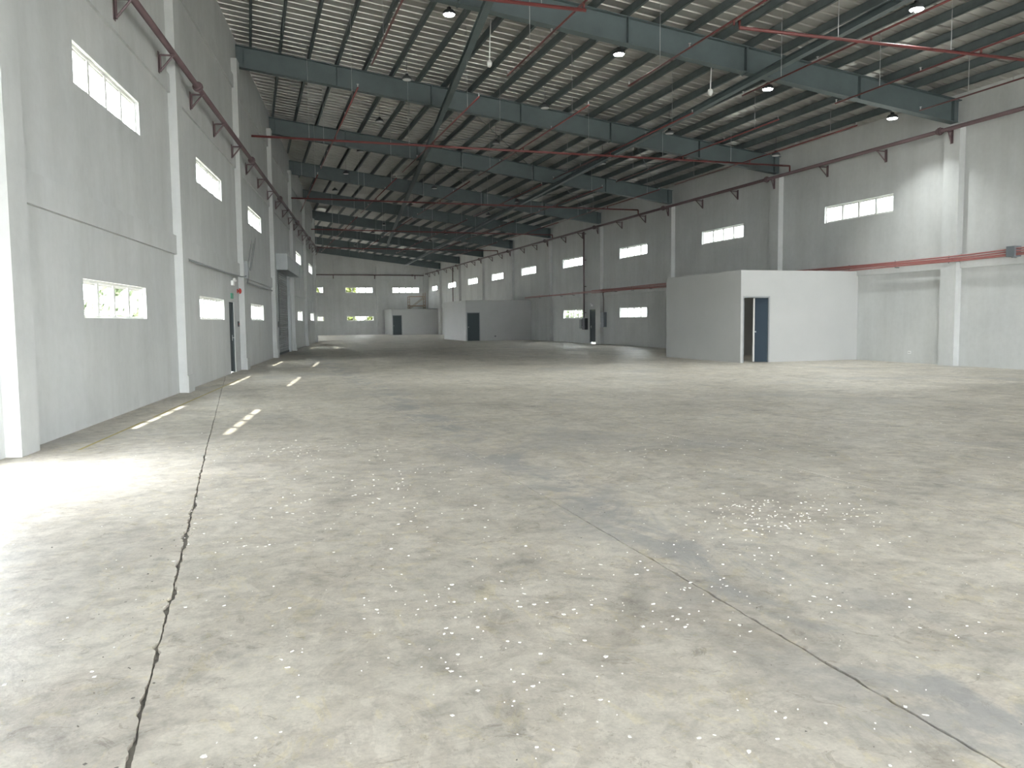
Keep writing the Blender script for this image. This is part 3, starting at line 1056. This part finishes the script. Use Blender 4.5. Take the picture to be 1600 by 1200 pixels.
flakes(1500, 3, .0075, 'flake', 'paint_flakes', 'white paint flakes scattered over the concrete floor', CL)
flakes(160, 9, .0055, 'dark_chip', 'concrete_crumbs', 'small dark crumbs of concrete and dirt on the floor', [(-.5, 3.5, .1, 1.2), (-.5, 5.5, .1, 1.2), (2.3, 4, .3, 1)])

# ------------------------------------------------------------------ trees and bushes outside
def tree(x, y, h, rx, trunk, m, label, group, n=900, seed=1):
    rnd = random.Random(seed)
    e = empty('tree' if trunk else 'bush', (x, y, -.32), label=label, cat='tree' if trunk else 'bush', group=group)
    if trunk:
        MB().tube([(0, 0, 0), (.05, .04, trunk * .6), (0, .1, trunk + .8)], .16, 8, .07).build('trunk', 'bark', e, True)
    b = MB()
    c0 = trunk + (h - trunk) / 2 if trunk else h / 2
    rz = (h - trunk) / 2 if trunk else h / 2
    lobes = [(rnd.uniform(-.5, .5) * rx, rnd.uniform(-.4, .4) * rx, c0 + rnd.uniform(-rz, rz) * .6, rx * rnd.uniform(.35, .5)) for _ in range(14)]
    for _ in range(n):
        lx, ly, lz, lr = rnd.choice(lobes)
        d = Vector((rnd.gauss(0, 1), rnd.gauss(0, 1), rnd.gauss(0, 1))).normalized() * lr * rnd.uniform(.7, 1.05)
        p = Vector((lx, ly, lz)) + d
        p.z = max(.08, p.z)
        s = rnd.uniform(.14, .3)
        a = Vector((rnd.gauss(0, 1), rnd.gauss(0, 1), rnd.gauss(0, .6))).normalized()
        t = a.cross(Vector((rnd.gauss(0, 1), rnd.gauss(0, 1), rnd.gauss(0, 1)))).normalized()
        b.quad(p - a * s, p + t * s * .45, p + a * s, p - t * s * .45)
    b.build('foliage', m, e)
G = 'trees and bushes behind the end wall'
tree(6.6, 98.4, 7.6, 1.8, 2.0, 'leaf_yellow', 'yellow green tree outside the window hidden partly by the stepped wall', G, 3600, 1)
tree(11.1, 102.6, 7.6, 1.6, 2.0, 'leaf_yellow', 'yellow green tree outside the middle high window of the end wall', G, 3600, 2)
for k, (x, yb2, lab) in enumerate(((7.8, 96.4, 'green bush outside the low end wall window next to the stepped wall'), (10.95, 96.4, 'green bush filling one half of the low window beside the last office'),
                              (13.8, 98.2, 'green bush filling the other half of the low window beside the last office'))):
    tree(x, yb2, 2.9, 1.15, 0, 'leaf_yellow', lab, G, 2600, 5 + k)
G2 = 'bushes beyond the low windows'
tree(-3.9, 27.5, 3.3, 1.5, 0, 'leaf_pale', 'pale sunlit bush outside the low window with open panes', G2, 2200, 11)
tree(25.2, 58.0, 3.0, 1.9, 0, 'leaf_pale', 'bush outside the low window beside the electrical boxes', G2, 2200, 13)
tree(25.2, 63.2, 2.8, 1.9, 0, 'leaf_pale', 'second bush outside the low window beside the electrical boxes', G2, 2200, 14)
